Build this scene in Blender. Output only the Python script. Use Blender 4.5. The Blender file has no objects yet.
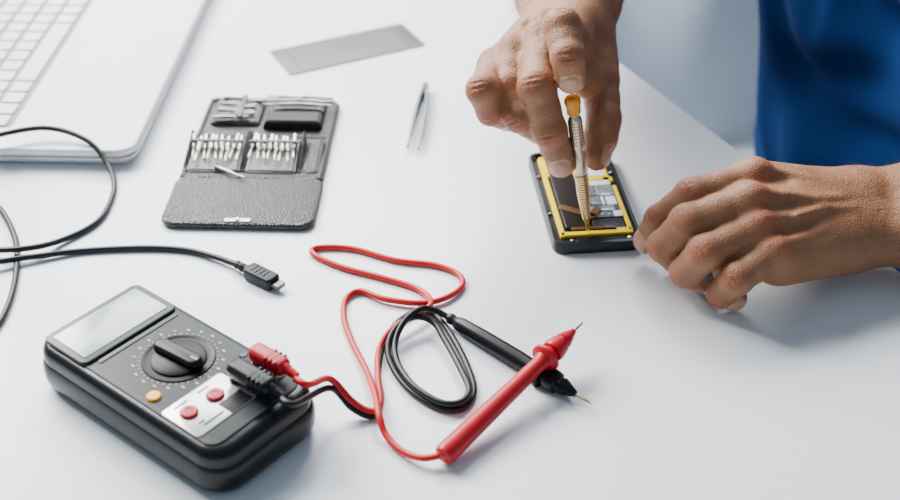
import bpy, bmesh, math, random
import numpy as np
from mathutils import Vector, Matrix
random.seed(4); rng = np.random.default_rng(4)
C = bpy.context.scene
COL = C.collection
T = 0.74                      # table top height
CAMH = 0.493
PITCH = math.radians(35)
cs, sn = math.cos(PITCH), math.sin(PITCH)
FPX = 1250.0

def J(px, py, h=0.0):
    """point above the table (h in mm) seen at a photo coordinate"""
    x = (px-450)/FPX; u = (250-py)/FPX
    y = cs+u*sn; z = -sn+u*cs
    t = (h/1000.0-CAMH)/z
    return Vector((x*t, y*t, T+h/1000.0))

# ------------------------------------------------------------------ materials
def mat(name, col, rough=.5, metal=0, bump=0, bscale=200, var=.06, vscale=20, coat=0, kind='noise', spec=.5, sheen=0, emit=0):
    m = bpy.data.materials.new(name); m.use_nodes = True
    nt = m.node_tree; N = nt.nodes; L = nt.links
    b = N['Principled BSDF']
    b.inputs['Roughness'].default_value = rough
    b.inputs['Metallic'].default_value = metal
    b.inputs['Coat Weight'].default_value = coat
    b.inputs['Specular IOR Level'].default_value = spec
    b.inputs['Sheen Weight'].default_value = sheen
    tc = N.new('ShaderNodeTexCoord')
    nz = N.new('ShaderNodeTexNoise'); nz.inputs['Scale'].default_value = vscale; nz.inputs['Detail'].default_value = 3
    L.new(tc.outputs['Object'], nz.inputs['Vector'])
    mx = N.new('ShaderNodeMix'); mx.data_type = 'RGBA'
    a = [max(0, c*(1-var)) for c in col]; d = [min(1, c*(1+var)) for c in col]
    mx.inputs[6].default_value = (*a, 1); mx.inputs[7].default_value = (*d, 1)
    L.new(nz.outputs['Fac'], mx.inputs[0]); L.new(mx.outputs[2], b.inputs['Base Color'])
    if bump:
        if kind == 'voronoi':
            t = N.new('ShaderNodeTexVoronoi'); out = t.outputs['Distance']
        else:
            t = N.new('ShaderNodeTexNoise'); t.inputs['Detail'].default_value = 4; out = t.outputs['Fac']
        t.inputs['Scale'].default_value = bscale
        L.new(tc.outputs['Object'], t.inputs['Vector'])
        bp = N.new('ShaderNodeBump'); bp.inputs['Strength'].default_value = bump; bp.inputs['Distance'].default_value = .001
        L.new(out, bp.inputs['Height']); L.new(bp.outputs['Normal'], b.inputs['Normal'])
    return m

M = dict(
 table=mat('white_laminate', (.84,.88,.915), .27, bump=.03, bscale=300, var=.01, vscale=3),
 tleg=mat('grey_leg_metal', (.4,.41,.42), .4, .6),
 floor=mat('pale_floor', (.40,.45,.52), .5, var=.05, vscale=2),
 wall=mat('pale_wall', (.66,.69,.73), .8, var=.02),
 base=mat('baseboard_paint', (.75,.76,.78), .5),
 curtain=mat('curtain_cloth', (.44,.49,.56), .9, bump=.2, bscale=400),
 alu=mat('silver_laptop_shell', (.86,.855,.845), .38, .0, bump=.03, bscale=900, var=.01),
 aluside=mat('laptop_side', (.42,.43,.45), .35, .7),
 key=mat('pale_key', (.80,.80,.80), .5, var=.02),
 keywell=mat('key_well', (.25,.25,.25), .6),
 screen=mat('dark_screen', (.01,.01,.012), .1),
 rubber=mat('black_rubber', (.006,.007,.009), .5, bump=.1, bscale=900, spec=.3),
 cable=mat('black_cable', (.006,.006,.008), .42, spec=.35),
 leather=mat('pebbled_leather', (.026,.030,.029), .33, bump=.6, bscale=800, kind='voronoi', var=.12, spec=.5),
 lining=mat('case_lining', (.026,.030,.029), .36, bump=.4, bscale=900, kind='voronoi', var=.1, spec=.45),
 blackfab=mat('black_elastic', (.009,.010,.011), .5, bump=.4, bscale=1200, spec=.35),
 greyfab=mat('grey_holder', (.045,.048,.046), .30, bump=.3, bscale=1500, spec=.6),
 steel=mat('polished_steel', (.42,.40,.36), .27, 1, var=.16, vscale=200),
 dsteel=mat('dark_steel', (.10,.105,.11), .35, .8, spec=.4),
 plate=mat('matte_steel_sheet', (.115,.115,.11), .48, .4, bump=.18, bscale=1200, var=.22, vscale=40, spec=.4),
 platedark=mat('etched_mark', (.035,.035,.035), .5, .3),
 meter=mat('meter_boot', (.004,.0045,.006), .27, bump=.03, bscale=1500, var=.1, spec=.35),
 face=mat('meter_face', (.018,.023,.024), .5, bump=.12, bscale=1500, var=.06, spec=.3),
 bezel=mat('bezel_grey', (.030,.038,.038), .4, spec=.3),
 lcd=mat('lcd_glass', (.40,.51,.43), .18, var=.42, vscale=14, spec=.5),  # pale uneven noise colour paints a reflection gradient on the display
 dial=mat('dial_black', (.004,.004,.005), .45, spec=.2),
 print_w=mat('white_print', (.62,.63,.62), .6),
 print_o=mat('orange_print', (.70,.27,.05), .6),
 yellow=mat('yellow_button', (.95,.45,.005), .45),
 wpanel=mat('white_panel', (.56,.57,.57), .2, .3, var=.16, vscale=60),
 redp=mat('red_plastic', (.47,.006,.016), .38, var=.08, spec=.35),
 redc=mat('red_cable', (.55,.010,.012), .42, var=.06, spec=.35),
 blkp=mat('black_plastic', (.004,.005,.007), .36, spec=.22),
 phone=mat('phone_black', (.010,.014,.018), .35, .1, spec=.35),
 tray=mat('phone_tray', (.020,.024,.026), .45, .3, var=.3, vscale=90, spec=.3),
 ytape=mat('yellow_adhesive', (1.0,.67,.0), .55, var=.06, vscale=100, spec=.2),
 battery=mat('battery_black', (.010,.009,.009), .35, spec=.35),
 gold=mat('gold_flex', (.15,.075,.03), .4, .5, var=.3, vscale=200),
 white=mat('white_sticker', (.85,.86,.87), .4),
 chip=mat('shield_silver', (.50,.59,.68), .25, .75, var=.35, vscale=150),
 bluep=mat('blue_part', (.04,.07,.11), .4, var=.3, vscale=150),
 capy=mat('amber_cap', (.85,.33,.01), .35, coat=.2),
 brass=mat('champagne_metal', (.62,.46,.24), .27, .95),
 handlem=mat('warm_silver', (.52,.45,.34), .27, .95, var=.1, vscale=120),
 shirt=mat('royal_blue_cotton', (.0018,.023,.105), .95, bump=.35, bscale=500, var=.25, vscale=8, spec=.15),
 denim=mat('dark_trousers', (.02,.025,.04), .9, bump=.4, bscale=700),
 shoe=mat('dark_shoe', (.02,.02,.02), .6),
 hair=mat('dark_brown_hair', (.03,.018,.012), .6, bump=.8, bscale=200),
 armhair=mat('arm_hair', (.045,.022,.012), .6),
 eye=mat('eye_white', (.7,.7,.68), .2),
)
# skin: tint attribute R = redness, G = nail, B = darker tone (arm hair, arms, body)
def skin_mat():
    m = bpy.data.materials.new('skin'); m.use_nodes = True
    nt = m.node_tree; N = nt.nodes; L = nt.links; b = N['Principled BSDF']
    at = N.new('ShaderNodeAttribute'); at.attribute_name = 'tint'
    sp = N.new('ShaderNodeSeparateColor'); L.new(at.outputs['Color'], sp.inputs[0])
    tc = N.new('ShaderNodeTexCoord')
    nz = N.new('ShaderNodeTexNoise'); nz.inputs['Scale'].default_value = 60; nz.inputs['Detail'].default_value = 6
    L.new(tc.outputs['Object'], nz.inputs['Vector'])
    def mix(f, a, bb):
        x = N.new('ShaderNodeMix'); x.data_type = 'RGBA'
        L.new(f, x.inputs[0])
        for s, v in ((6, a), (7, bb)):
            if isinstance(v, tuple): x.inputs[s].default_value = (*v, 1)
            else: L.new(v, x.inputs[s])
        return x.outputs[2]
    c0 = mix(nz.outputs['Fac'], (.20,.080,.034), (.41,.195,.098))
    c1 = mix(sp.outputs[0], c0, (.34,.095,.045))
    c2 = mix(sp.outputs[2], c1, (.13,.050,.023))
    c3 = mix(sp.outputs[1], c2, (.56,.30,.205))
    L.new(c3, b.inputs['Base Color'])
    rr = N.new('ShaderNodeMapRange'); rr.inputs[3].default_value = .50; rr.inputs[4].default_value = .22
    L.new(sp.outputs[1], rr.inputs[0]); L.new(rr.outputs[0], b.inputs['Roughness'])
    b.inputs['Specular IOR Level'].default_value = .4
    b.inputs['Subsurface Weight'].default_value = .03
    b.inputs['Subsurface Radius'].default_value = (1,.35,.2); b.inputs['Subsurface Scale'].default_value = .003
    v = N.new('ShaderNodeTexVoronoi'); v.inputs['Scale'].default_value = 900; L.new(tc.outputs['Object'], v.inputs['Vector'])
    n2 = N.new('ShaderNodeTexNoise'); n2.inputs['Scale'].default_value = 130; n2.inputs['Detail'].default_value = 4; L.new(tc.outputs['Object'], n2.inputs['Vector'])
    ad = N.new('ShaderNodeMath'); ad.operation = 'MULTIPLY_ADD'; L.new(n2.outputs['Fac'], ad.inputs[0]); ad.inputs[1].default_value = 2.2; L.new(v.outputs['Distance'], ad.inputs[2])
    bp = N.new('ShaderNodeBump'); bp.inputs['Strength'].default_value = .36; bp.inputs['Distance'].default_value = .001
    L.new(ad.outputs[0], bp.inputs['Height']); L.new(bp.outputs['Normal'], b.inputs['Normal'])
    return m
M['skin'] = skin_mat()

# ------------------------------------------------------------------ object helpers
def empty(name, label, cat, loc=(0,0,0), rz=0, group=None):
    o = bpy.data.objects.new(name, None); COL.objects.link(o)
    o.empty_display_size = .03
    o.location = loc; o.rotation_euler = (0,0,rz); o['label'] = label; o['category'] = cat
    if group: o['group'] = group
    return o
def rootmat(o):
    return Matrix.Translation(o.location) @ o.rotation_euler.to_matrix().to_4x4()
def obj(name, bm, m, parent=None, world=False, ang=35):
    if world and parent is not None:
        bmesh.ops.transform(bm, matrix=rootmat(parent).inverted(), verts=bm.verts)
    bmesh.ops.recalc_face_normals(bm, faces=bm.faces)
    me = bpy.data.meshes.new(name); bm.to_mesh(me); bm.free()
    me.polygons.foreach_set('use_smooth', [True]*len(me.polygons))
    me.set_sharp_from_angle(angle=math.radians(ang))
    me.materials.append(m)
    o = bpy.data.objects.new(name, me); COL.objects.link(o)
    if parent is not None: o.parent = parent
    return o
def tag(o, label, cat, group=None):
    o['label'] = label; o['category'] = cat
    if group: o['group'] = group
    return o
def struct(name, bm, m):
    o = obj(name, bm, m); o['kind'] = 'structure'; return o
B = bmesh.new

def rrect(w, d, R, n=6):
    pts = []
    R = min(R, w/2-1e-5, d/2-1e-5)
    for sx, sy, a0 in ((1,1,0), (-1,1,90), (-1,-1,180), (1,-1,270)):
        for i in range(n+1):
            a = math.radians(a0+90*i/n)
            pts.append((sx*(w/2-R)+R*math.cos(a), sy*(d/2-R)+R*math.sin(a)))
    return pts
def slab(bm, cx, cy, z0, z1, w, d, R=.002, b=.0008, rz=0, n=5, M4=None, taper=0):
    """rounded-corner block with rounded rims"""
    b = min(b, (z1-z0)/2.01)
    rings = []
    for i in range(4):
        a = math.radians(30*i); rings.append((z0+b*(1-math.cos(a)), b*(1-math.sin(a))+taper))
    for i in range(4):
        a = math.radians(30*i); rings.append((z1-b+b*math.sin(a), b*(1-math.cos(a))))
    c, s = math.cos(rz), math.sin(rz); prev = None; first = None
    for z, ins in rings:
        P = rrect(w-2*ins, d-2*ins, max(R-ins, .0002), n)
        vs = []
        for x, y in P:
            co = Vector((cx+x*c-y*s, cy+x*s+y*c, z))
            if M4 is not None: co = M4 @ co
            vs.append(bm.verts.new(co))
        if prev:
            for i in range(len(vs)):
                bm.faces.new((prev[i], prev[(i+1)%len(vs)], vs[(i+1)%len(vs)], vs[i]))
        else: first = vs
        prev = vs
    bm.faces.new(prev); bm.faces.new(first[::-1])
    return bm
def lathe(bm, p0, p1, prof, seg=20, cap=True, squash=None):
    """profile (s, r) in mm along the axis p0 -> p1"""
    p0 = Vector(p0); p1 = Vector(p1); ax = (p1-p0).normalized()
    up = Vector((0,0,1)) if abs(ax.z) < .9 else Vector((1,0,0))
    a = ax.cross(up).normalized(); b = a.cross(ax).normalized()
    sa, sb = squash if squash else (1,1)
    prev = None; rings = []
    for s, r in prof:
        c = p0+ax*(s/1000); r /= 1000
        vs = [bm.verts.new(c+(a*math.cos(t)*sa+b*math.sin(t)*sb)*r) for t in [2*math.pi*i/seg for i in range(seg)]]
        if prev:
            for i in range(seg): bm.faces.new((prev[i], prev[(i+1)%seg], vs[(i+1)%seg], vs[i]))
        prev = vs; rings.append(vs)
    if cap: bm.faces.new(prev); bm.faces.new(rings[0][::-1])
    return bm
def catmull(P, sub=10):
    P = [Vector(p) for p in P]; Q = [P[0]*2-P[1]]+P+[P[-1]*2-P[-2]]; out = []
    for i in range(1, len(Q)-2):
        p0, p1, p2, p3 = Q[i-1:i+3]
        for k in range(sub):
            t = k/sub
            out.append(.5*((2*p1)+(p2-p0)*t+(2*p0-5*p1+4*p2-p3)*t*t+(3*p1-p0-3*p2+p3)*t**3))
    out.append(P[-1]); return out
def tube(bm, P, r, sub=10, seg=10, floor=None):
    path = catmull(P, sub)
    if floor is not None:
        for p in path: p.z = max(p.z, floor)
    n = None; prev = None; first = None
    for i, p in enumerate(path):
        t = (path[min(i+1, len(path)-1)]-path[max(i-1, 0)]).normalized()
        if n is None:
            n = t.cross(Vector((0,0,1)))
            if n.length < .01: n = t.cross(Vector((1,0,0)))
            n.normalize()
        else: n = (n-t*n.dot(t)).normalized()
        b = t.cross(n)
        vs = [bm.verts.new(p+(n*math.cos(a)+b*math.sin(a))*r) for a in [2*math.pi*k/seg for k in range(seg)]]
        if prev:
            for k in range(seg): bm.faces.new((prev[k], prev[(k+1)%seg], vs[(k+1)%seg], vs[k]))
        else: first = vs
        prev = vs
    bm.faces.new(prev); bm.faces.new(first[::-1]); return bm

# ------------------------------------------------------------------ the setting
n2 = Vector((.898,.441,0)).normalized()      # outward from the table edge
e2 = Vector((n2.y,-n2.x,0))                  # along the edge, towards the camera
E1 = Vector((.138,1.015,0))
bm = B(); slab(bm, 0, 1.0, -.05, 0, 6, 6, .01, .001); struct('floor', bm, M['floor'])
bm = B(); slab(bm, 0, 2.35, 0, 2.6, 6, .1, .001, .0005); struct('wall_back', bm, M['wall'])
bm = B(); slab(bm, 0, 2.29, 0, .09, 6, .018, .002, .002); struct('baseboard_back', bm, M['base'])
# curtain
bm = B(); prev = None
for i in range(241):
    x = .2+1.7*i/240; y = 2.12+.034*math.sin(i*.13)+.016*math.sin(i*.06+1)
    vs = [bm.verts.new((x, y+.006*math.sin(z*3+i*.05), z)) for z in (.03,.4,.8,1.4,2.4)]
    if prev:
        for k in range(4): bm.faces.new((prev[k], vs[k], vs[k+1], prev[k+1]))
    prev = vs
cur = obj('curtain', bm, M['curtain']); tag(cur, 'pale blue-grey curtain hanging behind the person, out of focus', 'curtain')
sol = cur.modifiers.new('s', 'SOLIDIFY'); sol.thickness = .003

# table
ctr = E1 - n2*.62 + e2*.05
rzt = math.atan2(e2.y, e2.x)
tb = empty('table', 'white laminate worktop everything lies on', 'table', (ctr.x, ctr.y, 0), rzt)
bm = B(); slab(bm, 0, 0, T-.028, T, 1.9, 1.24, .012, .0025); obj('tabletop', bm, M['table'], tb)
for sx in (-1,1):
    for sy in (-1,1):
        bm = B(); slab(bm, sx*.85, sy*.53, 0, T-.028, .05, .05, .006, .002); obj('leg', bm, M['tleg'], tb)

# ------------------------------------------------------------------ laptop
c0 = J(133,151,15)
lp = empty('laptop', 'open silver laptop with pale keys at the table\'s far left', 'laptop', (c0.x, c0.y, T), math.radians(-1.8))
bm = B(); slab(bm, -.12, .175, .0015, .015, .24, .35, .014, .0022, taper=.003); obj('base', bm, M['alu'], lp)
bm = B(); slab(bm, -.12, .175, .0055, .0085, .2404, .3504, .014, .0005); obj('side_seam', bm, M['aluside'], lp)
bm = B(); slab(bm, -.156, .175, .0146, .01525, .106, .286, .004, .0002); obj('keyboard_well', bm, M['keywell'], lp)
bm = B(); slab(bm, 0,0,0,.0016,.0158,.0158,.0022,.0006)
k0 = obj('key', bm, M['key'], lp); first = True
for r in range(5):
    for q in range(15):
        if r == 0 and 4 <= q <= 9: continue
        k = k0 if first else k0.copy()
        if not first: COL.objects.link(k); k.parent = lp
        first = False
        k.location = (-.1155-.0195*r, .0415+.0188*q, .0151)
bm = B(); slab(bm, -.1155, .0415+.0188*6.5, .0151, .0167, .0158, .0188*6-.003, .0022, .0006); obj('space_bar', bm, M['key'], lp)
bm = B(); slab(bm, -.052, .185, .0148, .01503, .062, .095, .004, .00005); obj('trackpad', bm, M['alu'], lp)
for i, (x, y) in enumerate(((-.02,.02),(-.22,.02),(-.02,.33),(-.22,.33))):
    bm = B(); lathe(bm, (x,y,0), (x,y,.01), [(0,5),(1.8,5.5)]); obj('rubber_foot', bm, M['rubber'], lp)
Ml = Matrix.Translation((-.24,0,.013)) @ Matrix.Rotation(math.radians(-112), 4, 'Y')
bm = B(); slab(bm, .118, .175, 0, .006, .236, .35, .012, .0015, M4=Ml); ld = obj('lid', bm, M['alu'], lp)
bm = B(); slab(bm, .12, .175, -.0006, .0002, .2, .33, .003, .0002, M4=Ml); obj('screen', bm, M['screen'], ld)

# ------------------------------------------------------------------ usb cable
cb = empty('usb_cable', 'black charging cable looping from the laptop corner to a micro plug', 'cable', J(240,266,0))
pts = [J(238,265,4), J(215,257,3), J(185,250,2.2), J(140,248,2.2), J(80,251,2.2), J(30,257,4), J(-25,262,6), J(-80,245,5), J(-95,195,10), J(-60,152,21),
       J(-10,137,24), J(45,128,24), J(86,140,19), J(108,165,8), J(114,190,2.2), J(99,220,2.2), J(62,240,3), J(20,249,8), J(-25,247,3), J(-50,225,3), J(-35,200,2.5), J(-6,203,2.5), J(13,232,3), J(17,262,2.4), J(10,300,2.2), J(-8,332,2.2), J(-50,365,2.2)]
bm = B(); tube(bm, pts, .0021, 12, 12, floor=T+.0021); obj('cord', bm, M['cable'], cb, True)
a = J(236,264,4.6); b_ = J(291,291,4.6)
bm = B(); lathe(bm, a, b_, [(0,2.6),(1,3),(3,3),(3.5,2.6),(5,2.6),(5.5,3.1),(7.5,3.1),(8,2.8),(9.5,2.8),(10,3.3),(12,3.4)], 20); obj('strain_relief', bm, M['rubber'], cb, True)
d_ = (b_-a).normalized(); az = math.atan2(d_.y, d_.x)
Mp = Matrix.Translation(a+d_*.0235) @ Matrix.Rotation(az, 4, 'Z')
bm = B(); slab(bm, 0, 0, -.0043, .0043, .025, .0118, .003, .0018, M4=Mp); gp = obj('plug_body', bm, M['rubber'], cb, True)
Mp2 = Matrix.Translation(a+d_*.0385) @ Matrix.Rotation(az, 4, 'Z')
bm = B(); slab(bm, 0, 0, -.0014, .0014, .007, .0074, .0008, .0003, M4=Mp2); obj('metal_connector', bm, M['dsteel'], cb, True)
for i in range(4):
    bm = B(); slab(bm, -.006+.0035*i, 0, .0042, .0047, .0012, .007, .0003, .0001, M4=Mp); obj('grip_ridge', bm, M['blkp'], cb, True)

# ------------------------------------------------------------------ bit case
kc = empty('tool_case', 'open grey-black leather fold-out case holding small screwdriver bits', 'tool case', (-.147,.82,T), math.radians(-2))
bm = B(); slab(bm, 0,-.0595,0,.0056,.110,.066,.011,.0027, n=8); obj('cover_flap', bm, M['leather'], kc, ang=60)
bm = B(); slab(bm, 0,.030,0,.0045,.108,.131,.010,.002, n=8); obj('tray_panel', bm, M['lining'], kc)
for y in (-.0275,.033):
    bm = B(); slab(bm, 0,y,.0035,.0054,.106,.0045,.0015,.0009); obj('fold_seam', bm, M['leather'], kc)
rim = [Vector((x, y+.031, .0046)) for x, y in rrect(.102,.123,.009,5)]
rim.append(rim[0]); KM = rootmat(kc)
bm = B(); tube(bm, rim, .0016, 3, 8); obj('piping', bm, M['leather'], kc)
bm = B(); slab(bm, .0005,-.0875,.0050,.0064,.019,.005,.0015,.0005); cl = obj('clasp', bm, M['steel'], kc)
bm = B(); lathe(bm, (.0005,-.0875,.0056), (.0005,-.0875,.0076), [(0,2.0),(1.2,2.0),(1.7,1.3)]); obj('stud', bm, M['brass'], cl)
def wedge(bm, x0, x1, y0, y1, h0, h1, z=.0044, inset=.003):
    v = [bm.verts.new(p) for p in ((x0,y0,z),(x1,y0,z),(x1,y1,z),(x0,y1,z),(x0+inset,y0+.001,z+h0),(x1-inset,y0+.001,z+h0),(x1-inset,y1-.001,z+h1),(x0+inset,y1-.001,z+h1))]
    for f in ((0,1,2,3),(4,5,6,7),(0,1,5,4),(1,2,6,5),(2,3,7,6),(3,0,4,7)): bm.faces.new([v[i] for i in f])
    bmesh.ops.bevel(bm, geom=[e for e in bm.edges if all(q in v for q in e.verts)], offset=.0012, segments=3, affect='EDGES')
for (x0,x1,y0,y1,h0,h1,mm_) in ((-.051,-.008,-.023,.016,.002,.0085,'greyfab'), (-.007,.034,-.023,.017,.002,.009,'greyfab'), (-.003,.045,.043,.063,.008,.007,'blackfab'), (-.046,-.005,.048,.088,.004,.005,'greyfab'), (.000,.045,.066,.089,.005,.006,'greyfab')):
    bm = B(); wedge(bm, x0,x1,y0,y1,h0,h1); obj('bit_pocket', bm, M[mm_], kc)
for x in (-.0515,-.0085,-.0065,.0345):
    bm = B(); wedge(bm, x-.0014, x+.0014, -.023, .022, .001, .0135, inset=.0003); obj('holder_cheek', bm, M['blackfab'], kc)
bm = B(); wedge(bm, .036,.051,-.022,.022,.001,.006); obj('side_strap', bm, M['leather'], kc)
for cx, wd in ((-.030,.041),(.014,.039)):
    bm = B(); slab(bm, cx,.0065,.0150,.0162,wd,.0030,.0008,.0004); obj('elastic_band', bm, M['greyfab'], kc)
bm = B(); slab(bm, -.022,.068,.0118,.0130,.004,.036,.0008,.0004); obj('elastic_band', bm, M['greyfab'], kc)
bm = B()
lathe(bm, (0,-.0145,0), (0,.0145,0), [(0,.3),(.4,.75),(3,1.0),(5,.75),(11,.75),(12,1.2),(12.6,1.35),(27.5,1.4),(29,1.1)], 6)
bit0 = obj('screwdriver_bit', bm, M['steel'])
used = [False]
def place_bit(x, y, z, rz, rx, label, group):
    b = bit0 if not used[0] else bit0.copy()
    if used[0]: COL.objects.link(b)
    used[0] = True
    b.matrix_world = KM @ Matrix.Translation((x,y,z)) @ Matrix.Rotation(rz,4,'Z') @ Matrix.Rotation(rx,4,'X')
    b['label'] = label; b['category'] = 'screwdriver bit'
    if group: b['group'] = group
    elif 'group' in b: del b['group']
U = rng.uniform
for i in range(9): place_bit(-.0480+.0044*i, .000+U(-.0028,.0028), .0125+U(-.0003,.0009), math.radians(U(-8,8)), math.radians(9), 'silver bit in the left holder of the case\'s middle panel', 'bits in the left middle holder')
for i in range(8): place_bit(-.0030+.0045*i, .001+U(-.0028,.0028), .0130+U(-.0003,.0009), math.radians(U(-8,8)), math.radians(9), 'silver bit in the right holder of the case\'s middle panel', 'bits in the right middle holder')
for i in range(7): place_bit(-.025+U(-.004,.004), .052+.0052*i, .0108, math.radians(90+U(-7,7)+180*(i%2)), 0, 'silver bit lying sideways in the case\'s far left holder', 'bits in the far left holder')
for i in range(6): place_bit((.010 if i%2 else .034)+U(-.002,.002), .071+.0062*(i//2), .0125, math.radians(90+U(-6,6)+180*(i%2)), 0, 'silver bit lying behind the black block at the case\'s far end', 'bits behind the far block')
place_bit(-.016, -.027, .0080, math.radians(58), 0, 'loose silver bit lying across the fold of the case', None)

# ------------------------------------------------------------------ steel sheet, tweezers
pl = empty('steel_sheet', 'thin rectangular grey metal sheet lying near the far table edge', 'metal sheet', (-.091,1.017,T), math.radians(27))
bm = B(); slab(bm, 0,0,0,.0011,.130,.052,.003,.0003); obj('sheet', bm, M['plate'], pl)
for x in (.052,-.052):
    bm = B(); slab(bm, x,0,.001,.00125,.0012,.046,.0004,.0001); obj('scored_line', bm, M['platedark'], pl)
for k in range(5):
    bm = B(); slab(bm, .0590,-.016+.008*k,.001,.0013,.007,.0040,.0006,.0001); obj('notch', bm, M['platedark'], pl)
ta, tb1, tb2 = J(426,87,4), J(409,149,3), J(417,151,3)
tw = empty('tweezers', 'slim dark steel tweezers with open tips, lying right of the case', 'tweezers', ((ta.x+tb1.x)/2, (ta.y+tb1.y)/2, T))
for end, bow in ((tb1,-1),(tb2,1)):
    bm = B(); prev = None; d = (end-ta); d.z = 0; L = d.length; d.normalize(); s = Vector((-d.y,d.x,0))
    for i in range(25):
        t = i/24; c = ta.lerp(end, t); off = (.0011+.0012*math.sin(math.pi*min(1,t*1.05)))*bow
        hz = .0042*(1-.7*max(0,(t-.35)/.65)**1.2) if t > .35 else .0035+.0007*t/.35
        th = .0011 if t < .8 else .0008
        o_ = Vector((c.x,c.y,T+.0047))+s*off
        vs = [bm.verts.new(o_+s*a+Vector((0,0,b))) for a,b in ((-th,-hz),(th,-hz),(th,hz),(-th,hz))]
        if prev:
            for k in range(4): bm.faces.new((prev[k],prev[(k+1)%4],vs[(k+1)%4],vs[k]))
        else: bm.faces.new(vs[::-1])
        prev = vs
    bm.faces.new(prev); obj('arm', bm, M['dsteel'], tw, True)
bm = B(); d = (tb1.lerp(tb2,.5)-ta).normalized(); lathe(bm, ta-d*.001, ta+d*.012, [(0,1.6),(1,2.6),(8,2.8),(14,2.0)], 12); obj('joint', bm, M['dsteel'], tw, True)

# ------------------------------------------------------------------ multimeter
MX = Vector((-.1575,.5465,T)); MR = math.radians(-38.8)
mm = empty('multimeter', 'black digital multimeter with round dial and pale display, front left', 'multimeter', MX, MR)
H = .032
bm = B(); slab(bm, -.001,0,.0,.025,.164,.083,.019,.009, n=8); obj('boot', bm, M['meter'], mm, ang=60)
bm = B(); slab(bm, -.001,0,.008,H-.0005,.160,.0795,.017,.006, n=8); obj('case', bm, M['meter'], mm, ang=60)
bm = B(); slab(bm, -.003,0,H-.003,H+.0004,.146,.068,.008,.0006); fp = obj('face_plate', bm, M['face'], mm)
bm = B(); slab(bm, -.0550,0,H,H+.0022,.039,.070,.005,.001); bz = obj('display_bezel', bm, M['bezel'], mm)
bm = B(); slab(bm, -.0550,0,H+.002,H+.0026,.030,.061,.002,.0002); obj('display', bm, M['lcd'], bz)
bm = B(); slab(bm, -.0325,.002,H,H+.0009,.003,.058,.001,.0002); obj('trim_strip', bm, M['bezel'], mm)
dc = (.000,.004)
bm = B(); lathe(bm, (*dc,H), (*dc,H+.01), [(0,21.0),(.8,21.0),(1.2,20.6),(1.1,19.8),(.6,18.8),(.5,18)], 48); dl = obj('dial', bm, M['dial'], mm)
bm = B(); slab(bm, *dc, H+.0005, H+.0070, .035, .0105, .0052, .0025, rz=math.radians(4)); kb = obj('knob', bm, M['blkp'], dl)
bm = B(); lathe(bm, (*dc,H), (*dc,H+.01), [(0,16),(1.5,16),(2.5,14)], 32); obj('knob_disc', bm, M['dial'], dl)
bm = B(); slab(bm, dc[0]+.013, dc[1]+.0009, H+.0069, H+.0073, .005, .0009, .0004, .0001, rz=math.radians(4)); obj('pointer_line', bm, M['print_w'], dl)
bmw = B()
for k in range(40):
    a = 2*math.pi*k/40; r = .0225
    slab(bmw, dc[0]+r*math.cos(a), dc[1]+r*math.sin(a), H+.0002, H+.0007, .0011, .0005, .0002, .00005, rz=a)
    if k % 2 == 0:
        r = .0257; x, y = dc[0]+r*math.cos(a), dc[1]+r*math.sin(a)
        if abs(y) < .032:
            if k % 8 == 0:
                bm = B(); slab(bm, x, y, H+.0002, H+.0007, .0026, .0011, .0004, .00005, rz=0); obj('orange_mark', bm, M['print_o'], mm)
            else: slab(bmw, x, y, H+.0002, H+.0007, .0024, .0010, .0004, .00005, rz=0)
obj('scale_marks', bmw, M['print_w'], mm)
bm = B(); lathe(bm, (.0145,-.0265,H), (.0145,-.0265,H+.01), [(0,4.2),(1.2,4.2),(1.9,3.6),(2.1,2.5)], 24); tag_ = obj('button', bm, M['yellow'], mm); tag_['label'] = 'yellow round button'
bm = B(); lathe(bm, (.027,.029,H), (.027,.029,H+.01), [(0,2.6),(1,2.6),(1.5,2)], 20); obj('button', bm, M['bezel'], mm)
bm = B(); slab(bm, .043,-.0115,H,H+.0011,.031,.044,.003,.0004); wp = obj('socket_panel', bm, M['wpanel'], mm)
bm = B(); slab(bm, .043,.022,H,H+.001,.031,.022,.003,.0004); obj('socket_panel', bm, M['dial'], mm)
for (x,y,w,l) in ((.0315,-.022,.009,.0012),(.0315,-.006,.008,.0012),(.0525,-.001,.016,.011),(.0505,-.024,.004,.0012),(.0535,-.018,.014,.0014)):
    bm = B(); slab(bm, x,y,H+.001,H+.0013,l,w,.0003,.00005); obj('printed_mark', bm, M['dial'], mm)
JK = [(.040,-.0235,'redp'),(.0405,-.005,'redp'),(.0405,.0125,'blkp'),(.0405,.0285,'redp')]
for x,y,c in JK:
    bm = B(); lathe(bm, (x,y,H+.0008), (x,y,H+.02), [(0,5.2),(1.4,5.2),(2.2,4.4),(2.4,2.2),(1.9,1.6)], 28)
    jk = obj('socket', bm, M[c], mm)
    bm = B(); lathe(bm, (x,y,H+.0025), (x,y,H+.02), [(0,1.7),(.35,1.7)], 20); obj('hole', bm, M['dial' if c=='blkp' else 'redp'], jk)
MM = rootmat(mm)

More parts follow.
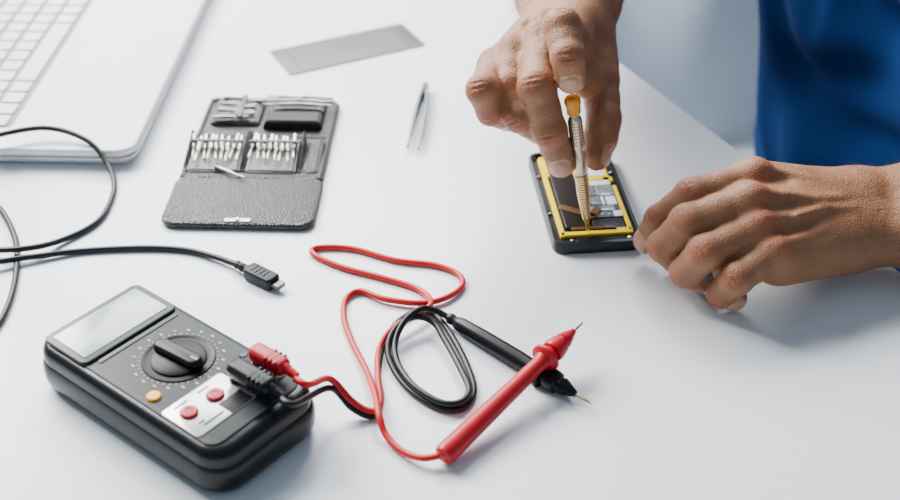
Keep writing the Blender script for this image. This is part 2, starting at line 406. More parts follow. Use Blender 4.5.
# ------------------------------------------------------------------ test leads
def plug(root, jx, jy, m, lift, ext, w):
    bm = B(); lathe(bm, MM@Vector((jx,jy,H+.0035)), MM@Vector((jx,jy,H+.02)), [(0,3.0),(.6,4.2),(lift-3,4.2)], 20); obj('plug_pin', bm, m, root, True)
    Mq = MM @ Matrix.Translation((jx+ext/2-.0045, jy, H+lift/1000)) 
    bm = B(); slab(bm, 0,0,-.0048,.0048,ext,w,.004,.0034,M4=Mq,n=6); obj('plug', bm, m, root, True, ang=60)
    for k in range(3):
        bm = B(); slab(bm, ext*.2+.0035*k-.004,0,-.0049,.0050,.0014,w+.0003,.0025,.0012,M4=Mq); obj('grip_ridge', bm, m, root, True)
    e = MM @ Vector((jx+ext-.0045, jy, H+lift/1000)); dd = (MM.to_3x3() @ Vector((1,0,-.12))).normalized()
    bm = B(); lathe(bm, e-dd*.002, e+dd*.01, [(0,3.6),(3,3.3),(4,2.8),(6,2.8),(7,2.6),(10,2.3)], 16); obj('strain_relief', bm, m, root, True)
    return e+dd*.009
rl = empty('red_test_lead', 'red multimeter lead with looped wire and pointed red probe', 'test lead', J(450,440,0))
e = plug(rl, .0405, .0285, M['redp'], 10, .027, .0108)
tail = J(441,458,6.8); tip = J(583,322,22)
pts = [e-Vector((.002,.0012,0)), e+Vector((.006,-.004,-.002)), J(330,379,24), J(352,401,10), J(370,411,5), J(380,405,5), J(378,378,3), J(379,350,3), J(393,328,7), J(418,314,7), J(431,303,6), J(418,289,2.5), J(380,277,2.2), J(345,268,2.2), J(318,257,2.2), J(312,250,2.2), J(325,247,2.2), J(355,249,2.2), J(395,260,2.2), J(435,265,2.2), J(458,274,2.2), J(462,286,2.2), J(445,298,3), J(420,303,3), J(385,299,3), J(360,291,2.2), J(346,299,2.2), J(344,318,2.2), J(352,342,2.5), J(366,370,4), J(375,395,8), J(379,415,9), J(386,435,4), J(402,451,3), J(423,458,5), tail+(tip-tail).normalized()*.003]
bm = B(); tube(bm, pts, .0020, 12, 12, floor=T+.002); obj('wire', bm, M['redc'], rl, True)
Lr = (tip-tail).length*1000
f = Lr/153
bm = B(); lathe(bm, tail, tip, [(s*f,r) for s,r in [(0,2.6),(1,3.6),(2,5.6),(5,6.5),(12,6.5),(40,6.0),(75,5.3),(100,4.7),(104,4.9),(106.5,6.0),(107.5,8.4),(108.5,9.2),(110.5,9.2),(111.5,8.2),(112.2,5.2),(116,4.8)]], 28); ph = obj('probe_handle', bm, M['redp'], rl, True)
bm = B(); lathe(bm, tail, tip, [(s*f,r) for s,r in [(115.5,4.6),(116.5,6.6),(118,7.2),(121,7.0),(126,6.2),(127,4.6),(129,4.4),(130,5.2),(133,4.6),(139,2.6),(142,1.8)]], 24); obj('finger_guard', bm, M['redp'], rl, True)
bm = B(); lathe(bm, tail, tip, [(s*f,r) for s,r in [(139,1.0),(150,1.0),(153,.15)]], 12); obj('needle_tip', bm, M['steel'], rl, True)

bl = empty('black_test_lead', 'black multimeter lead with coiled wire, its probe under the red one', 'test lead', J(500,350,0))
e = plug(bl, .0405, .0125, M['blkp'], 9, .032, .0120)
tail = J(448,317,6.0); tip = J(592,404,6.0); db = (tip-tail).normalized(); Lb = (tip-tail).length*1000; f = Lb/116
pts = [e-Vector((.002,.0012,0)), e+Vector((.006,-.003,-.002)), J(330,388,19), J(352,408,6), J(372,416,2.2), J(381,400,2.2), J(378,375,2.2), J(383,345,2.2), J(398,322,2.2), J(420,311,2.2), J(438,318,2.2), J(454,340,2.2), J(468,368,2.2), J(474,392,2.2), J(463,408,2.2), J(440,408,2.2), J(412,392,2.2), J(394,370,3), J(388,348,6), J(396,328,10), J(414,317,11), J(433,322,8), J(446,342,6), J(460,368,6), J(469,390,6), J(460,402,6), J(440,402,6), J(414,386,6), J(398,364,6), J(395,343,7), J(404,322,12), J(420,309,14), J(436,311,9), tail+db*.002]
bm = B(); tube(bm, pts, .0020, 12, 12, floor=T+.002); obj('wire', bm, M['cable'], bl, True)
bm = B(); lathe(bm, tail, tip, [(s*f,r) for s,r in [(0,2.6),(2,3.6),(4,3.6),(5,3.2),(7,3.2),(8,4.0),(12,4.8),(30,5.4),(60,5.6),(72,5.2),(75,5.4),(76,8.2),(77,9.0),(79,9.0),(80,8.0),(80.7,5.0),(83,4.8)]], 24); obj('probe_handle', bm, M['blkp'], bl, True)
bm = B(); lathe(bm, tail, tip, [(s*f,r) for s,r in [(82,4.6),(83,6.6),(86,7.2),(90,6.6),(91.5,4.8),(93,4.8),(94,5.4),(96,4.8),(100,3.2),(103,2.2),(104,1.6)]], 24); obj('finger_guard', bm, M['blkp'], bl, True)
bm = B(); lathe(bm, tail, tip, [(s*f,r) for s,r in [(102,.9),(113,.9),(116,.15)]], 12); obj('needle_tip', bm, M['brass'], bl, True)

# ------------------------------------------------------------------ opened phone
pc = Vector((.0957,.762,T)); pr = math.radians(5.7)
po = empty('opened_phone', 'small black phone with its back off, parts exposed under the screwdriver', 'phone', pc, pr)
W, LN, PH = .062,.124,.0086
out = rrect(W, LN, .008, 6); inn = rrect(W-.0042, LN-.0055, .006, 6)
def ring(bm, o, i, z0, z1, bev=.0006):
    n = len(o)
    def row(pts, z): return [bm.verts.new((x,y,z)) for x,y in pts]
    def sc(p, k): return [(x*(1-k/(W/2)), y*(1-k/(LN/2))) for x,y in p]
    rows = [row(sc(o,bev*1.5),z0), row(o,z0+bev*1.5), row(o,z1-bev), row(sc(o,bev*.3),z1-bev*.3), row(sc(o,bev),z1), row(i,z1), row(i,z0)]
    for a in range(len(rows)):
        A, Bq = rows[a], rows[(a+1)%len(rows)]
        for k in range(n): bm.faces.new((A[k],A[(k+1)%n],Bq[(k+1)%n],Bq[k]))
bm = B(); ring(bm, out, inn, 0, PH); obj('frame', bm, M['phone'], po)
bm = B(); slab(bm, 0,0,.001,.0058,W-.0038,LN-.005,.005,.0003); obj('tray', bm, M['tray'], po)
z0,z1=.0057,.0080
for (x,y,w,d) in ((-.0230,-.012,.0036,.078),(-.0220,.040,.0054,.026),(-.004,-.0480,.0400,.0040),(.0210,-.0468,.0105,.0062),(.0252,-.018,.0028,.058),(.0225,.020,.007,.006),(-.013,.0535,.021,.0036)):
    bm = B(); slab(bm, x,y,z0,z1,w,d,.0008,.0003); obj('yellow_adhesive', bm, M['ytape'], po)
bm = B(); slab(bm, .0100,.034,z0,.0080,.028,.032,.002,.0004); obj('yellow_battery_label', bm, M['ytape'], po)
bm = B(); slab(bm, .0145,.034,.0079,.0082,.015,.018,.001,.0001); obj('sticker', bm, M['white'], po)
bm = B(); slab(bm, -.0105,-.001,z0,.0082,.018,.080,.002,.0006); obj('battery', bm, M['battery'], po)
bm = B(); slab(bm, -.011,.030,.008,.0086,.010,.006,.001,.0002); obj('gold_flex', bm, M['gold'], po)
Mr_ = Matrix.Translation((-.008,-.022,.0085)) @ Matrix.Rotation(-.6,4,'Z')
bm = B(); slab(bm, 0,0,-.0003,.0004,.028,.006,.002,.0002,M4=Mr_); slab(bm, .011,.006,-.0003,.0004,.006,.014,.002,.0002,M4=Mr_); obj('ribbon_cable', bm, M['gold'], po)
bm = B(); slab(bm, .0110,-.005,z0,.0080,.025,.050,.001,.0004); bd = obj('circuit_board', bm, M['bluep'], po)
for (x,y,w,d,h,mt) in ((.0115,.0145,.023,.0065,.0086,'white'),(.0165,.0035,.012,.0125,.0090,'chip'),(.0045,.0040,.010,.011,.0088,'chip'),(.0055,-.0090,.011,.010,.0089,'chip'),(.0190,-.0095,.007,.011,.0086,'white'),(.0105,-.0190,.018,.006,.0086,'chip'),(.0205,-.0265,.006,.007,.0085,'white'),(.0130,-.0090,.0020,.011,.0086,'white')):
    bm = B(); slab(bm, x,y,.0078,h,w,d,.0008,.0003); obj('chip_shield', bm, M[mt], po)
for k in range(6):
    bm = B(); slab(bm, .0010+.0026*k,-.0255-.0012*(k%2),.0078,.0086,.0016,.0012,.0002,.0001); obj('tiny_component', bm, M['brass' if k%2 else 'chip'], po)
bm = B(); slab(bm, .0115,-.0375,z0,.0079,.022,.012,.001,.0004); obj('cover_plate', bm, M['battery'], po)
bm = B(); slab(bm, -.004,-.0425,.0076,.0083,.024,.003,.001,.0003); obj('connector', bm, M['gold'], po)
bm = B(); lathe(bm, (-.015,.0440,.0055),(-.015,.0440,.01),[(0,3.4),(2.6,3.4),(2.6,2.6),(1.8,2.4)],24); cm_ = obj('camera_lens', bm, M['dsteel'], po)
bm = B(); slab(bm, .010,.0555,.0057,.0075,.022,.004,.001,.0003); obj('ear_speaker', bm, M['chip'], po)
bm = B(); slab(bm, .003,-.0548,.0057,.0072,.034,.0045,.001,.0003); obj('bottom_speaker', bm, M['dial'], po)
for x,y in ((-.0268,.0565),(.0268,.0565),(-.0268,-.0565),(.0268,-.0565),(.0272,.030),(.0225,-.0548),(-.0268,.030),(-.0268,-.02),(-.017,-.0548)):
    bm = B(); lathe(bm,(x,y,.0056),(x,y,.01),[(0,1.4),(1.6,1.4),(1.9,1.0)],12); obj('screw', bm, M['steel'], po)
for y, d in ((.02,.010),(.036,.005)):
    bm = B(); slab(bm, .0305,y,.004,.006,.0022,d,.0005,.0003); obj('side_button', bm, M['dsteel'], po)

# ------------------------------------------------------------------ screwdriver
s0 = J(588,231,9.0); s1 = J(572,97,112)
sd = empty('precision_screwdriver', 'slim silver and gold precision screwdriver with amber cap, held upright over the phone', 'screwdriver', s0)
Ls = (s1-s0).length*1000; f = Ls/104
bm = B(); lathe(bm, s0, s1, [(s*f,r) for s,r in [(0,.3),(1.5,1.1),(10,1.4)]], 12); obj('blade', bm, M['steel'], sd, True)
prof = [(7,1.5),(9,2.2)]
s = 10
while s < 46:
    r_ = 2.7+1.9*min(1,(s-10)/20); prof += [(s,r_),(s+.9,r_),(s+1.1,r_-.6),(s+1.7,r_-.6)]; s += 1.9
bm = B(); lathe(bm, s0, s1, [(a*f,r) for a,r in prof], 24); obj('knurled_grip', bm, M['brass'], sd, True)
prof = [(46,3.8),(47.5,4.7),(60,4.9),(64,4.0),(66,4.0),(68,4.9)]
s = 69
while s < 86: prof += [(s,4.9),(s+1.2,4.9),(s+1.4,4.5),(s+2,4.5)]; s += 2.3
prof += [(88,4.6),(90,3.6),(94,3.4)]
bm = B(); lathe(bm, s0, s1, [(a*f,r) for a,r in prof], 24); obj('barrel', bm, M['handlem'], sd, True)
bm = B(); lathe(bm, s0, s1, [(a*f,r) for a,r in [(91,3.6),(92,4.6),(97,4.7),(98.5,5.2),(101,5.5),(103,5.3),(104,4.4)]], 8); obj('swivel_cap', bm, M['capy'], sd, True)

# ------------------------------------------------------------------ signed distance modelling for the person
def smin(a, b, k):
    h = np.clip(.5+.5*(b-a)/k, 0, 1)
    return b*(1-h)+a*h-k*h*(1-h)
class Field:
    def __init__(s, lo, hi, v):
        s.lo = np.array(lo, float); s.v = v
        s.n = np.ceil((np.array(hi)-s.lo)/v).astype(int)+1
        s.F = np.full(s.n, .05, np.float32)
        s.ax = [(s.lo[i]+v*np.arange(s.n[i])).astype(np.float32) for i in range(3)]
    def box(s, pts, pad):
        P = np.array(pts); a = np.clip(np.floor((P.min(0)-pad-s.lo)/s.v).astype(int), 0, s.n-1); b = np.clip(np.ceil((P.max(0)+pad-s.lo)/s.v).astype(int)+1, 1, s.n)
        sl = tuple(slice(a[i], b[i]) for i in range(3))
        return sl, (s.ax[0][sl[0]][:,None,None], s.ax[1][sl[1]][None,:,None], s.ax[2][sl[2]][None,None,:])
    def chain(s, pts, rad, k_in, k, base=None):
        pts = [np.array(p, float) for p in pts]
        sl, X = s.box(pts, max(rad)+.022)
        if min(q.stop-q.start for q in sl) <= 0: return
        d = None
        if len(pts) == 1: d = np.sqrt(sum((X[i]-pts[0][i])**2 for i in range(3)))-rad[0]
        for i in range(len(pts)-1):
            c = cone(X, pts[i], pts[i+1], rad[i], rad[i+1])
            d = c if d is None else smin(d, c, k_in)
        if base is not None:
            r2 = sum((X[i]-pts[0][i])**2 for i in range(3))
            k = .0010+k*np.exp(-r2/base**2)
        s.F[sl] = smin(s.F[sl], d, k)
    def ellip(s, c, R, rot, k, sub=False):
        c = np.array(c); sl, X = s.box([c], max(R)+.03)
        D = [X[i]-c[i] for i in range(3)]
        Q = [sum(rot[j][i]*D[i] for i in range(3)) for j in range(3)]
        q = np.sqrt(sum((Q[j]/R[j])**2 for j in range(3)))
        d = (q-1)*min(R)
        s.F[sl] = -smin(-s.F[sl], d, k) if sub else smin(s.F[sl], d, k)
    def groove(s, a, b, w, depth):
        sl, X = s.box([a, b], w*3)
        d = cone(X, np.array(a), np.array(b), 0, 0)
        s.F[sl] += depth*np.exp(-(d/w)**2)
def cone(X, a, b, ra, rb):
    ba = b-a; bb = float(ba@ba)+1e-12
    p = [X[i]-a[i] for i in range(3)]
    t = np.clip((p[0]*ba[0]+p[1]*ba[1]+p[2]*ba[2])/bb, 0, 1)
    return np.sqrt((p[0]-t*ba[0])**2+(p[1]-t*ba[1])**2+(p[2]-t*ba[2])**2)-(ra+(rb-ra)*t)
def nets(fd):
    F = fd.F; ins = F < 0
    c = np.zeros(np.array(F.shape)-1, np.int8)
    for dx in (0,1):
        for dy in (0,1):
            for dz in (0,1):
                c += ins[dx:F.shape[0]-1+dx, dy:F.shape[1]-1+dy, dz:F.shape[2]-1+dz]
    act = (c > 0) & (c < 8); I = np.argwhere(act)
    idx = np.full(c.shape, -1, np.int64); idx[act] = np.arange(len(I))
    acc = np.zeros((len(I),3)); cnt = np.zeros(len(I))
    for axis in range(3):
        o = [i for i in range(3) if i != axis]
        for p in (0,1):
            for q in (0,1):
                A = I.copy(); A[:,o[0]] += p; A[:,o[1]] += q; Bx = A.copy(); Bx[:,axis] += 1
                fa = F[A[:,0],A[:,1],A[:,2]]; fb = F[Bx[:,0],Bx[:,1],Bx[:,2]]
                m = (fa < 0) != (fb < 0)
                t = np.where(m, fa/(fa-fb+1e-20), 0)
                P = A.astype(float); P[:,axis] += t
                acc[m] += P[m]; cnt[m] += 1
    V = acc/cnt[:,None]*fd.v+fd.lo
    faces = []
    for axis in range(3):
        o = [i for i in range(3) if i != axis]
        sl0 = [slice(None)]*3; sl1 = [slice(None)]*3
        sl0[axis] = slice(0,-1); sl1[axis] = slice(1,None)
        a, b = ins[tuple(sl0)], ins[tuple(sl1)]
        E = np.argwhere(a != b)
        ok = (E[:,o[0]] > 0) & (E[:,o[1]] > 0) & (E[:,o[0]] < F.shape[o[0]]-1) & (E[:,o[1]] < F.shape[o[1]]-1)
        E = E[ok]; fl = a[E[:,0],E[:,1],E[:,2]]
        def g(p, q):
            G = E.copy(); G[:,o[0]] -= p; G[:,o[1]] -= q; return idx[G[:,0],G[:,1],G[:,2]]
        Q = np.stack([g(1,1), g(0,1), g(0,0), g(1,0)], 1)
        flip = fl if axis != 1 else ~fl
        Q[~flip] = Q[~flip][:,::-1]
        faces.append(Q)
    return V, np.concatenate(faces)
def npmesh(name, parts, m, parent, tint=True):
    Vs, Fs, Ts = [], [], []; off = 0
    for V, Fc, Tn in parts:
        Vs.append(V); Fs.append(Fc+off); Ts.append(Tn if Tn is not None else np.zeros((len(V),3))); off += len(V)
    V = np.concatenate(Vs); Fc = np.concatenate(Fs)
    V = V-np.array(parent.location)
    me = bpy.data.meshes.new(name)
    me.vertices.add(len(V)); me.vertices.foreach_set('co', V.astype(np.float32).ravel())
    me.loops.add(len(Fc)*4); me.loops.foreach_set('vertex_index', Fc.astype(np.int32).ravel())
    me.polygons.add(len(Fc)); me.polygons.foreach_set('loop_start', np.arange(0, len(Fc)*4, 4, dtype=np.int32))
    me.polygons.foreach_set('use_smooth', np.ones(len(Fc), bool))
    me.update(calc_edges=True); me.validate()
    if tint:
        at = me.color_attributes.new('tint', 'FLOAT_COLOR', 'POINT')
        tt = np.concatenate([np.concatenate(Ts), np.ones((len(V),1))], 1).astype(np.float32)
        at.data.foreach_set('color', tt.ravel())
    me.materials.append(m)
    o = bpy.data.objects.new(name, me); COL.objects.link(o); o.parent = parent
    s = o.modifiers.new('smooth', 'SMOOTH'); s.factor = .5; s.iterations = 1
    return o

V3 = lambda v: np.array((v[0], v[1], v[2]), float)
def unit(v): return v/np.linalg.norm(v)
HAIRS = []
def build_hand(fingers, thumb, wristc, elbow, wr_w, lo, hi, vox, thumb_dorsal, table=None, extra=(), rs=1.1, wr=1.0, deepweb=False):
    """fingers: list (index..pinky) of 4 points; returns mesh part"""
    fd = Field(lo, hi, vox)
    mcps = [V3(f[0]) for f in fingers]; w = V3(wristc)
    across = unit(mcps[0]-mcps[3]); along = unit((mcps[1]+mcps[2])/2-w)
    dors = np.cross(across, along); dors = unit(dors if dors[2] > 0 else -dors)
    el = V3(elbow); fa = unit(el-w)
    wv = unit(np.cross(dors, fa)); 
    if wv@across < 0: wv = -wv
    f1 = w+fa*.10
    for s_ in (-1,1):
        fd.chain([w-fa*.004+wv*s_*.0125*wr_w, w+fa*.045+wv*s_*.0135*wr_w, f1+wv*s_*.017*wr_w], [.0190*wr,.0210*wr,.0280*wr], .02, .02)
    rM = [.0126,.0130,.0120,.0110]
    for i, m in enumerate(mcps):
        off = (1.5-i)*.0105
        cp = w+across*off*.95+along*.006
        fd.chain([cp, m-dors*.002], [.0165, rM[i]], .01, .011)
        pm = m-dors*.009-along*.008
        fd.chain([cp-dors*.005, pm], [.014, rM[i]*.95], .01, .013)
    fd.chain([w-across*.022+along*.02-dors*.006, mcps[3]-dors*.008-along*.012-across*.002], [.0140,.013], .01, .012)
    th = [V3(p) for p in thumb]
    fd.chain([w+across*.014+along*.008-dors*.002, th[0], th[1]], [.016,.0165,.0130], .01, .014)
    web = (mcps[0]*.6+w*.4)-dors*.004
    fd.chain([web, th[0]*.5+th[1]*.5], [.0095,.011], .01, .014)
    if deepweb:
        fd.chain([mcps[0]-dors*.012, th[0]*.25+th[1]*.75], [.011,.0095], .01, .010)
        fd.chain([mcps[1]-dors*.016, mcps[0]-dors*.024+(th[1]-mcps[0])*.35, th[1]*.7+th[2]*.3], [.011,.010,.008], .01, .008)
    for i, m in enumerate(mcps):
        fd.chain([m+dors*.0046], [rM[i]*.84], .01, .0035)
        cp = w+across*(1.5-i)*.006+dors*.012
        fd.chain([m+dors*.0102, cp+along*.012], [.0024,.0018], .01, .0045)
        if i < 3:   # hollow between the knuckles
            g = (m+mcps[i+1])/2+dors*.013; fd.groove(g+along*.004, g-along*.020, .005, .0022)
        for q, dp in ((-.003,.0006),(.002,.0007)):
            c_ = m+along*q+dors*.0125; fd.groove(c_-across*.006, c_+across*.006, .0010, dp)
    # veins on the back of the hand
    for (a0,b0,a1,b1,a2,b2) in ((.25,.80,.1,.55,.2,.3),(-.35,.75,-.15,.5,-.25,.25)):
        P_ = []
        for (u_,t_) in ((a0,b0),(a1,b1),(a2,b2)):
            base_ = w*(1-t_)+((mcps[1]+mcps[2])/2)*t_
            P_.append(base_+across*u_*.030*(.6+.4*t_)+dors*(.0152-.002*t_))
        fd.chain(P_, [.0014,.0016,.0014], .003, .0045)
    fd.chain([w+fa*.012-wv*.020+dors*.010], [.008], .01, .008)
    R = [(.0107,.0098,.0087,.0079), (.0111,.0101,.0090,.0081), (.0104,.0097,.0086,.0078), (.0095,.0087,.0078,.0070)]
    R = [tuple(x*rs for x in r) for r in R]
    red, nails = [], []
    palm_red = [(m+dors*.010, .010, .75) for m in mcps]
    for i, f in enumerate(fingers):
        P = [V3(p) for p in f]; r = R[i]; pts, rr = [], []
        for k in range(3):
            pts += [P[k], P[k]*.5+P[k+1]*.5]; rr += [r[k], (r[k]+r[k+1])/2*.93]
        pts.append(P[3]); rr.append(r[3])
        fd.chain(pts, rr, .0035, .008, base=.018)
        outw = P[1]-(P[0]+P[3])/2
        for k in (1,2):
            a1 = unit(P[k]-P[k-1]); a2 = unit(P[k+1]-P[k]); ax = unit(a1+a2)
            o_ = outw-ax*(outw@ax); 
            if np.linalg.norm(o_) < .004: o_ = dors-ax*(dors@ax)
            o_ = unit(o_); sd_ = np.cross(ax, o_)
            fd.chain([P[k]+o_*.0026], [r[k]*.85], .01, .0035)
            for q, dp in ((-.0052,.0010),(-.0018,.0017),(.0018,.0017),(.0052,.0010)):
                c_ = P[k]+ax*q+o_*(r[k]*1.08)
                fd.groove(c_-sd_*r[k]*.62, c_+sd_*r[k]*.62, .0010, dp)
            red.append((P[k]+o_*r[k], .0085, .8))
        ax = unit(P[3]-P[2]); o_ = outw-ax*(outw@ax); o_ = unit(o_); sd_ = np.cross(ax, o_)
        nails.append((P[3]-ax*.0002+o_*r[3]*.8, ax, sd_, o_, r[3]))
        red.append((P[3]+ax*r[3]*.6, .010, .6))
    pts = [th[1], (th[1]+th[2])/2, th[2], (th[2]+th[3])/2, th[3]]
    fd.chain([th[0]]+pts, [.0145,.0130,.0118,.0117,.0112,.0096], .005, .008, base=.022)
    ax = unit(th[3]-th[2]); o_ = V3(thumb_dorsal); o_ = unit(o_-ax*(o_@ax)); sd_ = np.cross(ax, o_)
    nails.append((th[3]-ax*.001+o_*.0075, ax, sd_, o_, .0094)); red.append((th[3]+ax*.006,.010,.6)); red.append((th[2]+o_*.01,.009,.7))
    for q in (-.003,0,.003):
        c_ = th[2]+ax*q+o_*.0120; fd.groove(c_-sd_*.006, c_+sd_*.006, .0009, .0010)
    for c_, ax, sd_, o_, r in nails:      # nail rims
        L_, W_ = .0062*r/.0075, .0058*r/.0075
        n = 14; prev = None
        for q in range(n+1):
            a = math.pi*q/n
            p = c_-ax*L_*math.sin(a)*.9+sd_*W_*math.cos(a)+o_*(r*.2-.0022*abs(math.cos(a)))
            if prev is not None: fd.groove(prev, p, .0010, .0013)
            prev = p
    if table is not None:
        fd.F = np.maximum(fd.F, (table-fd.ax[2])[None,None,:])
    for ex in extra:
        a, b, ra, rb = ex; sl, X = fd.box([a,b], max(ra,rb)+.01)
        fd.F[sl] = np.maximum(fd.F[sl], -cone(X, V3(a), V3(b), ra, rb))
    V, Fc = nets(fd)
    tn = np.zeros((len(V),3))
    for c_, s_, a_ in red+palm_red:
        tn[:,0] += a_*np.exp(-((V-c_)**2).sum(1)/s_**2)
    for c_, ax, sd_, o_, r in nails:
        D = V-c_; x = D@ax; y = D@sd_; z = D@o_
        q = (np.abs(x)/(.0062*r/.0075))**3+(np.abs(y)/(.0056*r/.0075))**3
        mk = np.clip((1.15-q)/.3, 0, 1)*(z > -.004)*(np.abs(z) < .008)
        tn[:,1] = np.maximum(tn[:,1], mk)
    dfa = (V-w)@fa
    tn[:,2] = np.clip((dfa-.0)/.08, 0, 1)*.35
    cand = np.where((dfa > -.012) & (dfa < .095) & (((V-w)@dors) > .006))[0]
    pick = rng.choice(cand, min(620, len(cand)), replace=False)
    for q in pick:
        p = V[q]; rad = p-w-fa*((p-w)@fa); nrm = unit(rad)
        d1 = unit(-fa*.8+nrm*.45+wv*rng.uniform(-.6,.3)); L_ = rng.uniform(.005,.011)
        HAIRS.append((p-nrm*.0003, p+d1*L_*.5+nrm*.0004, p+d1*L_*.95-nrm*.0002, unit(np.cross(d1,nrm))*.00011))
    return V, Fc, np.clip(tn,0,1)

# right hand (far), gripping the screwdriver
RF = [
 [J(565,34,122), J(562,27,152), J(568,57,141), J(571,79,125)],
 [J(541,43,125), J(537,87,117), J(550,131,88), J(561,163,63)],
 [J(516,54,118), J(508,88,107), J(520,116,95), J(538,130,79)],
 [J(495,69,108), J(483,90,112), J(491,110,96), J(507,119,82)]]
RT = [J(590,42,98), J(600,80,84), J(604,120,67), J(597,157,51)]
RW = J(571,8,108); RE = Vector((.125,1.145,T+.11))
allp = [V3(p) for f in RF for p in f]+[V3(p) for p in RT]+[V3(RW), V3(RW)+unit(V3(RE)-V3(RW))*.10]
A = np.array(allp)
screw_clear = (V3(s0), V3(s1), .0030, .0048)
partR = build_hand(RF, RT, RW, RE, 1.5, A.min(0)-.042, A.max(0)+.042, .0011, (1.0,-.2,.35), extra=[screw_clear], rs=1.22, wr=1.1, deepweb=True)

# left hand (near), resting on the table beside the phone
LF = [
 [J(752,178,62), J(692,196,57), J(661,220,38), J(647,240,18)],
 [J(748,203,60), J(688,223,51), J(665,246,31), J(675,259,13)],
 [J(757,229,50), J(705,253,42), J(687,271,23), J(699,279,11)],
 [J(771,254,40), J(736,279,32), J(722,292,16), J(734,298,10)]]
LT = [J(820,207,36), J(770,207,26), J(727,222,18), J(700,243,12)]
LW = J(868,216,36); LE = Vector((.505,.672,T+.05))
A = np.array([V3(p) for f in LF for p in f]+[V3(p) for p in LT]+[V3(LW), V3(LW)+unit(V3(LE)-V3(LW))*.10])
lo = A.min(0)-.040; lo[2] = T-.004
partL = build_hand(LF, LT, LW, LE, 1.25, lo, A.max(0)+.040, .0011, (0,.3,1), table=T+.0006, rs=1.19, wr=1.04)

sh_ = np.array((n2.x,n2.y,0))*.062
person = empty('person', 'person in a blue t-shirt seated at the table, holding a screwdriver over the phone', 'person', (.45,1.02,0))
lft = np.array((e2.x, e2.y, 0)); nn = np.array((n2.x, n2.y, 0))
cw = np.array((.405,1.0,T-.12))+sh_+lft*.022; ch = np.array((.375,.985,T+.18))+sh_; hp = np.array((.44,1.02,T-.27))+sh_+lft*.03
shR = np.array((.285,1.15,T+.34))+sh_*.7; shL = np.array((.45,.80,T+.33))+sh_*.7; nk = np.array((.365,.975,T+.40))+sh_*.8; hd = np.array((.315,.945,T+.56))+sh_*.6
RWv, REv, LWv, LEv = V3(RW), V3(RE), V3(LW), V3(LE)
def torso(fd, g):
    fd.chain([hp+lft*.070, cw+lft*.080, ch+lft*.085, (shL+ch*.3)/1.3], [.10+g,.094+g,.105+g,.07+g], .06, .06)
    fd.chain([hp-lft*.070, cw-lft*.080, ch-lft*.085, (shR+ch*.3)/1.3], [.10+g,.094+g,.105+g,.07+g], .06, .06)
    fd.chain([shR, shL], [.052+g,.052+g], .04, .05)
fd = Field((.05,.5,T-.4), (.72,1.38,T+.70), .005)
torso(fd, -.016)
for sh, el, wr in ((shR,REv,RWv),(shL,LEv,LWv)):
    fd.chain([sh, sh*.5+el*.5, el], [.046,.045,.040], .03, .04)
    u = unit(el-wr); fd.chain([wr+u*.045, wr+u*.11, el], [.0315,.039,.041], .02, .02)
fd.chain([nk-np.array((0,0,.04)), hd-np.array((0,0,.05))], [.062,.055], .02, .04)
face = -nn*.9+np.array((0,0,-.42)); face = unit(face); up_ = unit(np.array((0,0,1))-face*face[2]); sid = np.cross(face, up_)
fd.ellip(hd+up_*.02, (.098,.078,.105), (face, sid, up_), .02)
fd.ellip(hd+face*.03-up_*.055, (.055,.052,.055), (face, sid, up_), .03)
fd.chain([hd+face*.092+up_*.012, hd+face*.108-up_*.022], [.008,.014], .01, .012)
for s_ in (-1,1):
    fd.chain([hd+sid*s_*.080+up_*.02, hd+sid*s_*.078-up_*.02], [.013,.011], .01, .008)
    fd.ellip(hd+face*.095+sid*s_*.032+up_*.018, (.014,.016,.012), (face,sid,up_), .01, sub=True)
fd.chain([hd+face*.088-up_*.05-sid*.02, hd+face*.092-up_*.05, hd+face*.088-up_*.05+sid*.02], [.006,.008,.006], .005, .006)
vb, fb = nets(fd)
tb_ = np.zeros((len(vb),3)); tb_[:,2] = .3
body = npmesh('body', [partR, partL, (vb, fb, tb_)], M['skin'], person)
bm = B()
for p0, p1, p2, s in HAIRS:
    up2 = np.array((0,0,1))*.00010
    r0 = [bm.verts.new(Vector(q)) for q in (p0-s, p0+s, p0+up2)]
    r1 = [bm.verts.new(Vector(q)) for q in (p1-s*.8, p1+s*.8, p1+up2*.8)]
    tp = bm.verts.new(Vector(p2))
    for i in range(3):
        bm.faces.new((r0[i], r0[(i+1)%3], r1[(i+1)%3], r1[i])); bm.faces.new((r1[i], r1[(i+1)%3], tp))
ah = obj('arm_hair', bm, M['armhair'], person, True); ah['kind'] = 'stuff'
for s_ in (-1,1):
    bm = B(); bmesh.ops.create_uvsphere(bm, u_segments=16, v_segments=12, radius=.0115)
    bmesh.ops.translate(bm, verts=bm.verts, vec=Vector(hd+face*.083+sid*s_*.032+up_*.018)); obj('eye', bm, M['eye'], person, True)
# shirt
fd = Field((.05,.45,T-.42), (.80,1.44,T+.48), .006)
torso(fd, .020)
for sh, el in ((shR,REv),(shL,LEv)):
    fd.chain([sh, sh*.45+el*.55], [.064,.062], .03, .05)
X = [fd.ax[0][:,None,None], fd.ax[1][None,:,None], fd.ax[2][None,None,:]]
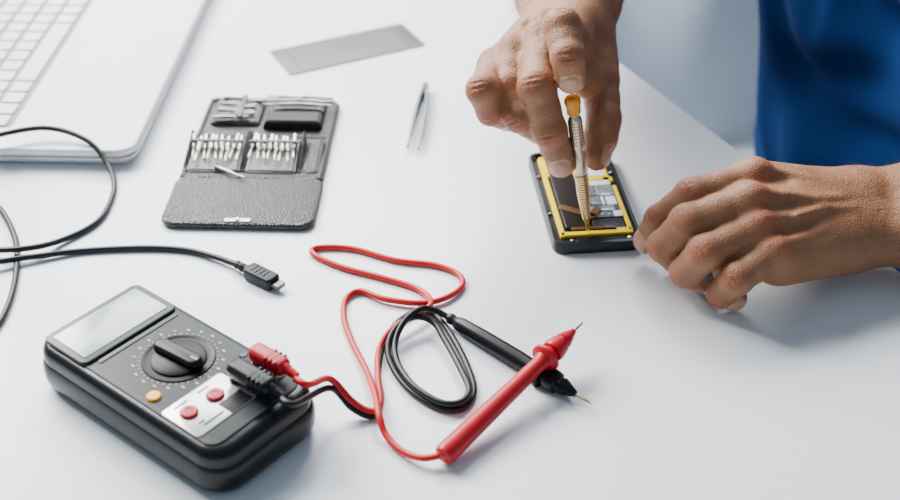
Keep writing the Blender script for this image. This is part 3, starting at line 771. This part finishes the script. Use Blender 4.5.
# drapery: narrow creases running diagonally across the belly
lt = X[0]*lft[0]+X[1]*lft[1]
q1 = X[2]*42+lt*24
q2 = X[2]*16-lt*34
crease = lambda a: np.power(np.abs(np.cos(a)), 5)
fd.F = fd.F+(.013*crease(.5*(q1+1.9*np.sin(q2*.55)))+.010*crease(.5*(q2+1.6*np.sin(q1*.5)+1))-.006)
for sh, el in ((shR,REv),(shL,LEv)):
    ce = sh*.45+el*.55; d = unit(el-sh)
    pl_ = (X[0]-ce[0])*d[0]+(X[1]-ce[1])*d[1]+(X[2]-ce[2])*d[2]
    near = (np.sqrt((X[0]-ce[0])**2+(X[1]-ce[1])**2+(X[2]-ce[2])**2) < .10)
    fd.F = np.where(near, np.maximum(fd.F, pl_), fd.F)
sl, Xs = fd.box([nk+np.array((0,0,.03))], .12)
fd.F[sl] = np.maximum(fd.F[sl], -(np.sqrt(sum((Xs[i]-(nk+unit(hd-nk)*.035)[i])**2 for i in range(3)))-.074))
fd.F = np.maximum(fd.F, (T-.34)-X[2])
vs_, fs_ = nets(fd)
shirt = npmesh('t_shirt', [(vs_, fs_, None)], M['shirt'], person, False)
shirt.modifiers[0].iterations = 2
# trousers, shoes, hair
fd = Field((-.25,.55,.04), (.74,1.38,T-.2), .009)
feet = []
for s_ in (-1,1):
    h_ = hp+lft*s_*.09; h_[2] = .48; kn = h_-nn*.40+lft*s_*.03; kn[2] = .50; an = kn-nn*.02; an[2] = .11
    fd.chain([h_, kn], [.100,.072], .05, .06); fd.chain([kn, an], [.066,.052], .03, .03); feet.append(an)
fd.chain([hp+lft*.05, hp-lft*.05], [.105,.105], .05, .05)
X2 = fd.ax[2][None,None,:]; fd.F = np.maximum(fd.F, .085-X2)
v_, f_ = nets(fd); npmesh('trousers', [(v_, f_, None)], M['denim'], person, False)
for an in feet:
    bm = B(); Mx = Matrix.Translation((an[0]-nn[0]*.07, an[1]-nn[1]*.07, 0)) @ Matrix.Rotation(math.atan2(nn[1], nn[0]), 4, 'Z')
    slab(bm, 0,0,0,.022,.28,.10,.045,.006,M4=Mx); slab(bm, .02,0,.02,.075,.22,.085,.04,.028,M4=Mx); slab(bm, .075,0,.06,.11,.10,.08,.035,.01,M4=Mx)
    obj('shoe', bm, M['shoe'], person, True)
fd = Field(hd-.17, hd+.19, .005)
fd.ellip(hd+up_*.028-face*.008, (.104,.086,.108), (face, sid, up_), .01)
fd.ellip(hd+face*.085-up_*.045, (.075,.10,.095), (face, sid, up_), .01, sub=True)
fd.F += .002*np.sin(fd.ax[0]*300)[:,None,None]*np.sin(fd.ax[1]*260)[None,:,None]
X = [fd.ax[0][:,None,None], fd.ax[1][None,:,None], fd.ax[2][None,None,:]]
q = hd-up_*.055
fd.F = np.maximum(fd.F, -((X[0]-q[0])*up_[0]+(X[1]-q[1])*up_[1]+(X[2]-q[2])*up_[2]))
v_, f_ = nets(fd); npmesh('hair', [(v_, f_, None)], M['hair'], person, False)

# ------------------------------------------------------------------ light
def area(name, loc, target, size, sizey, energy, col):
    l = bpy.data.lights.new(name, 'AREA'); l.shape = 'RECTANGLE'; l.size = size; l.size_y = sizey; l.energy = energy; l.color = col
    o = bpy.data.objects.new(name, l); COL.objects.link(o); o.location = loc
    o.rotation_euler = (Vector(target)-Vector(loc)).to_track_quat('-Z','Y').to_euler(); return o
area('window_light', (-1.10,1.65,1.90), (0,.88,T), .90, .90, 118, (1,.985,.96))
area('back_window_light', (-.1,2.05,1.85), (0,.9,T), 1.1, .7, 50, (.98,.99,1))
w = bpy.data.worlds.new('world'); C.world = w; w.use_nodes = True
w.node_tree.nodes['Background'].inputs[0].default_value = (.64,.82,1.0,1); w.node_tree.nodes['Background'].inputs[1].default_value = .38

cam = bpy.data.cameras.new('camera'); co = bpy.data.objects.new('camera', cam); COL.objects.link(co)
cam.lens = 50; cam.sensor_width = 36; cam.clip_start = .02
co.location = (0,0,T+CAMH); co.rotation_euler = (math.radians(55),0,0)
cam.dof.use_dof = True; cam.dof.focus_distance = .79; cam.dof.aperture_fstop = 5.6
C.camera = co
